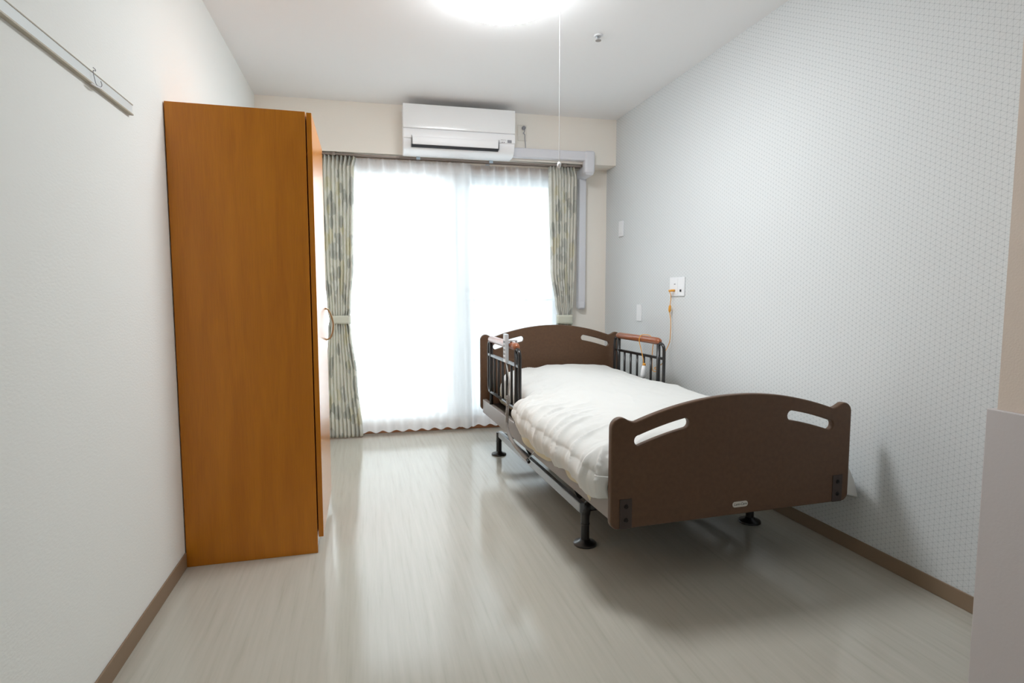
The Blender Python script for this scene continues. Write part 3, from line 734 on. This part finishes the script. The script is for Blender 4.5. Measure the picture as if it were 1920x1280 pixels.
# guard rails
def guard(x, y0, y1, label, npost):
    """y0 front end, y1 back end"""
    g = EM('guard_rail', BM @ TR(x, (y0+y1)/2, .36), label, 'guard rail', 'bed guard rails')
    zb, zt = .437, .760
    loop = rnd([(x, (y0+y1)/2, zb), (x, y0, zb), (x, y0, zt), (x, y1, zt), (x, y1, zb), (x, (y0+y1)/2-.001, zb)], .045)
    PT('loop_frame', T(loop, .0095, 12), 'black_metal', g, BM, smooth=True)
    for yy in (y0+.062, y1-.062):
        PT('post', T([(x, yy, .345), (x, yy, zt)], .012, 12), 'black_metal', g, BM, smooth=True)
    PT('middle_bar', B((x-.008, y0+.01, .664, x+.008, y1-.01, .680)), 'black_metal', g, BM, bevel=.002)
    for k in range(5):
        yy = y0+.062+(y1-y0-.124)*(k+1)/6
        PT('bar', T([(x, yy, zb), (x, yy, .668)], .0075, 10), 'black_metal', g, BM, smooth=True)
    gp = [(x, y0+.045, .765), (x, y0+.055, .770), (x, y0+.075, .773), (x, y1-.075, .773), (x, y1-.05, .771), (x, y1-.04, .765)]
    PT('grip', T(gp, [.010, .018, .0215, .0215, .018, .010], 20), 'grip', g, BM, smooth=True)['label'] = 'reddish brown padded grip'
    return g
guard(.024, 1.125, 1.80, 'black guard rail with brown grip on the open side of the bed', 2)
guard(.952, 1.232, 1.87, 'black guard rail with brown grip on the wall side of the bed', 2)

# remote on the open-side rail, with coiled cable
rm = EM('bed_remote', BM @ TR(-.012, 1.27, .676), 'light grey bed remote hanging on the open-side guard rail', 'remote control')
PT('handset', B((-.021, 1.245, .680, -.001, 1.296, .838)), 'remote', rm, BM, bevel=.006, seg=3)
PT('hanger', B((-.003, 1.252, .797, .05, 1.289, .805), (.046, 1.252, .765, .05, 1.289, .805)), 'remote', rm, BM, bevel=.002)
PT('buttons', B(*[(-.0225, 1.255+.02*a, .70+.022*k, -.0205, 1.268+.02*a, .712+.022*k) for k in range(5) for a in (0, 1)]), 'grey_print', rm, BM, bevel=.001)
def coil(path, r, pitch, rt):
    P = smoothpts(path, 10); L = [0]
    for a, b in zip(P, P[1:]): L.append(L[-1]+(b-a).length)
    turns = L[-1]/pitch; n = int(turns*10); out = []
    k = 0
    for i in range(n+1):
        s = L[-1]*i/n
        while k < len(L)-2 and L[k+1] < s: k += 1
        t = (s-L[k])/(L[k+1]-L[k]+1e-9); p = P[k].lerp(P[k+1], t); d = (P[k+1]-P[k]).normalized()
        a = d.cross(Vector((1, .01, 0))).normalized(); b = d.cross(a).normalized(); th = 2*PI*s/pitch
        out.append(p+a*math.cos(th)*r+b*math.sin(th)*r)
    return T(out, rt, 6)
PT('cable', T(smoothpts([(-.012, 1.27, .682), (-.014, 1.24, .66), (-.022, 1.17, .60), (-.025, 1.168, .56), (-.026, 1.176, .51)]), .0035, 8), 'cable', rm, BM, smooth=True)
PT('coiled_cable', coil([(-.026, 1.176, .512), (-.027, 1.187, .43), (-.027, 1.196, .34), (-.027, 1.136, .297), (-.027, 1.057, .276), (-.027, .945, .266), (-.026, .835, .258)], .0075, .0068, .0026), 'cable', rm, BM, smooth=True)
PT('plug', T([(-.026, .845, .259), (-.026, .815, .252)], .008, 10), 'black_metal', rm, BM)
PT('tie', T([(-.026, .838, .256), (-.005, .81, .30), (.008, .805, .318)], .0016, 6), 'remote', rm, BM)

# nurse call: cord from the socket over the grip to the handset
def w2b(p): return BM.inverted() @ Vector(p)
nc = EM('nurse_call', TR(2.42, 3.36, .58), 'orange-corded white nurse call handset looped over the wall-side grip', 'call button')
PT('plug', T([(W_-.010, 3.20, 1.078), (W_-.03, 3.20, 1.078), (W_-.034, 3.225, 1.076)], .0075, 10), 'orange', nc, I, smooth=True)
PT('connector', T([(2.588, 3.230, .985), (2.588, 3.232, .975), (2.588, 3.234, .950), (2.588, 3.234, .938)], [.004, .0085, .0085, .004], 10), 'orange', nc, I, smooth=True)
bl = lambda x, y, z: BM @ Vector((x, y, z))
path = [(W_-.034, 3.225, 1.076), (2.588, 3.222, 1.04), (2.588, 3.230, .985), (2.588, 3.234, .943), (2.588, 3.219, .889), (2.588, 3.217, .82), (2.588, 3.226, .75), (2.582, 3.252, .70)]
path += [tuple(bl(1.05, 1.40, .675)), tuple(bl(.99, 1.30, .645)), tuple(bl(.975, 1.33, .615)), tuple(bl(.972, 1.37, .60)), tuple(bl(.97, 1.33, .585)), tuple(bl(.968, 1.38, .58)), tuple(bl(.972, 1.40, .62)),
         tuple(bl(.976, 1.405, .70)), tuple(bl(.980, 1.405, .765)), tuple(bl(.968, 1.425, .796)), tuple(bl(.952, 1.45, .801)), tuple(bl(.934, 1.47, .797)), tuple(bl(.922, 1.475, .765)), tuple(bl(.925, 1.45, .70)), tuple(bl(.925, 1.425, .645)), tuple(bl(.925, 1.425, .62))]
PT('cord', T(smoothpts(path, 6), .0024, 8), 'orange', nc, I, smooth=True)
HM = BM @ TR(.925, 1.425, .565) @ Matrix.Rotation(.12, 4, 'Y')
PT('handset', lathe([(0, -.03), (.012, -.03), (.016, -.01), (.015, .02), (.011, .045), (0, .047)], 20), 'white_plastic', nc, HM, smooth=True)
PT('cord_boot', lathe([(0, .046), (.0115, .046), (.010, .056), (.004, .062), (0, .062)], 16), 'orange', nc, HM, smooth=True)
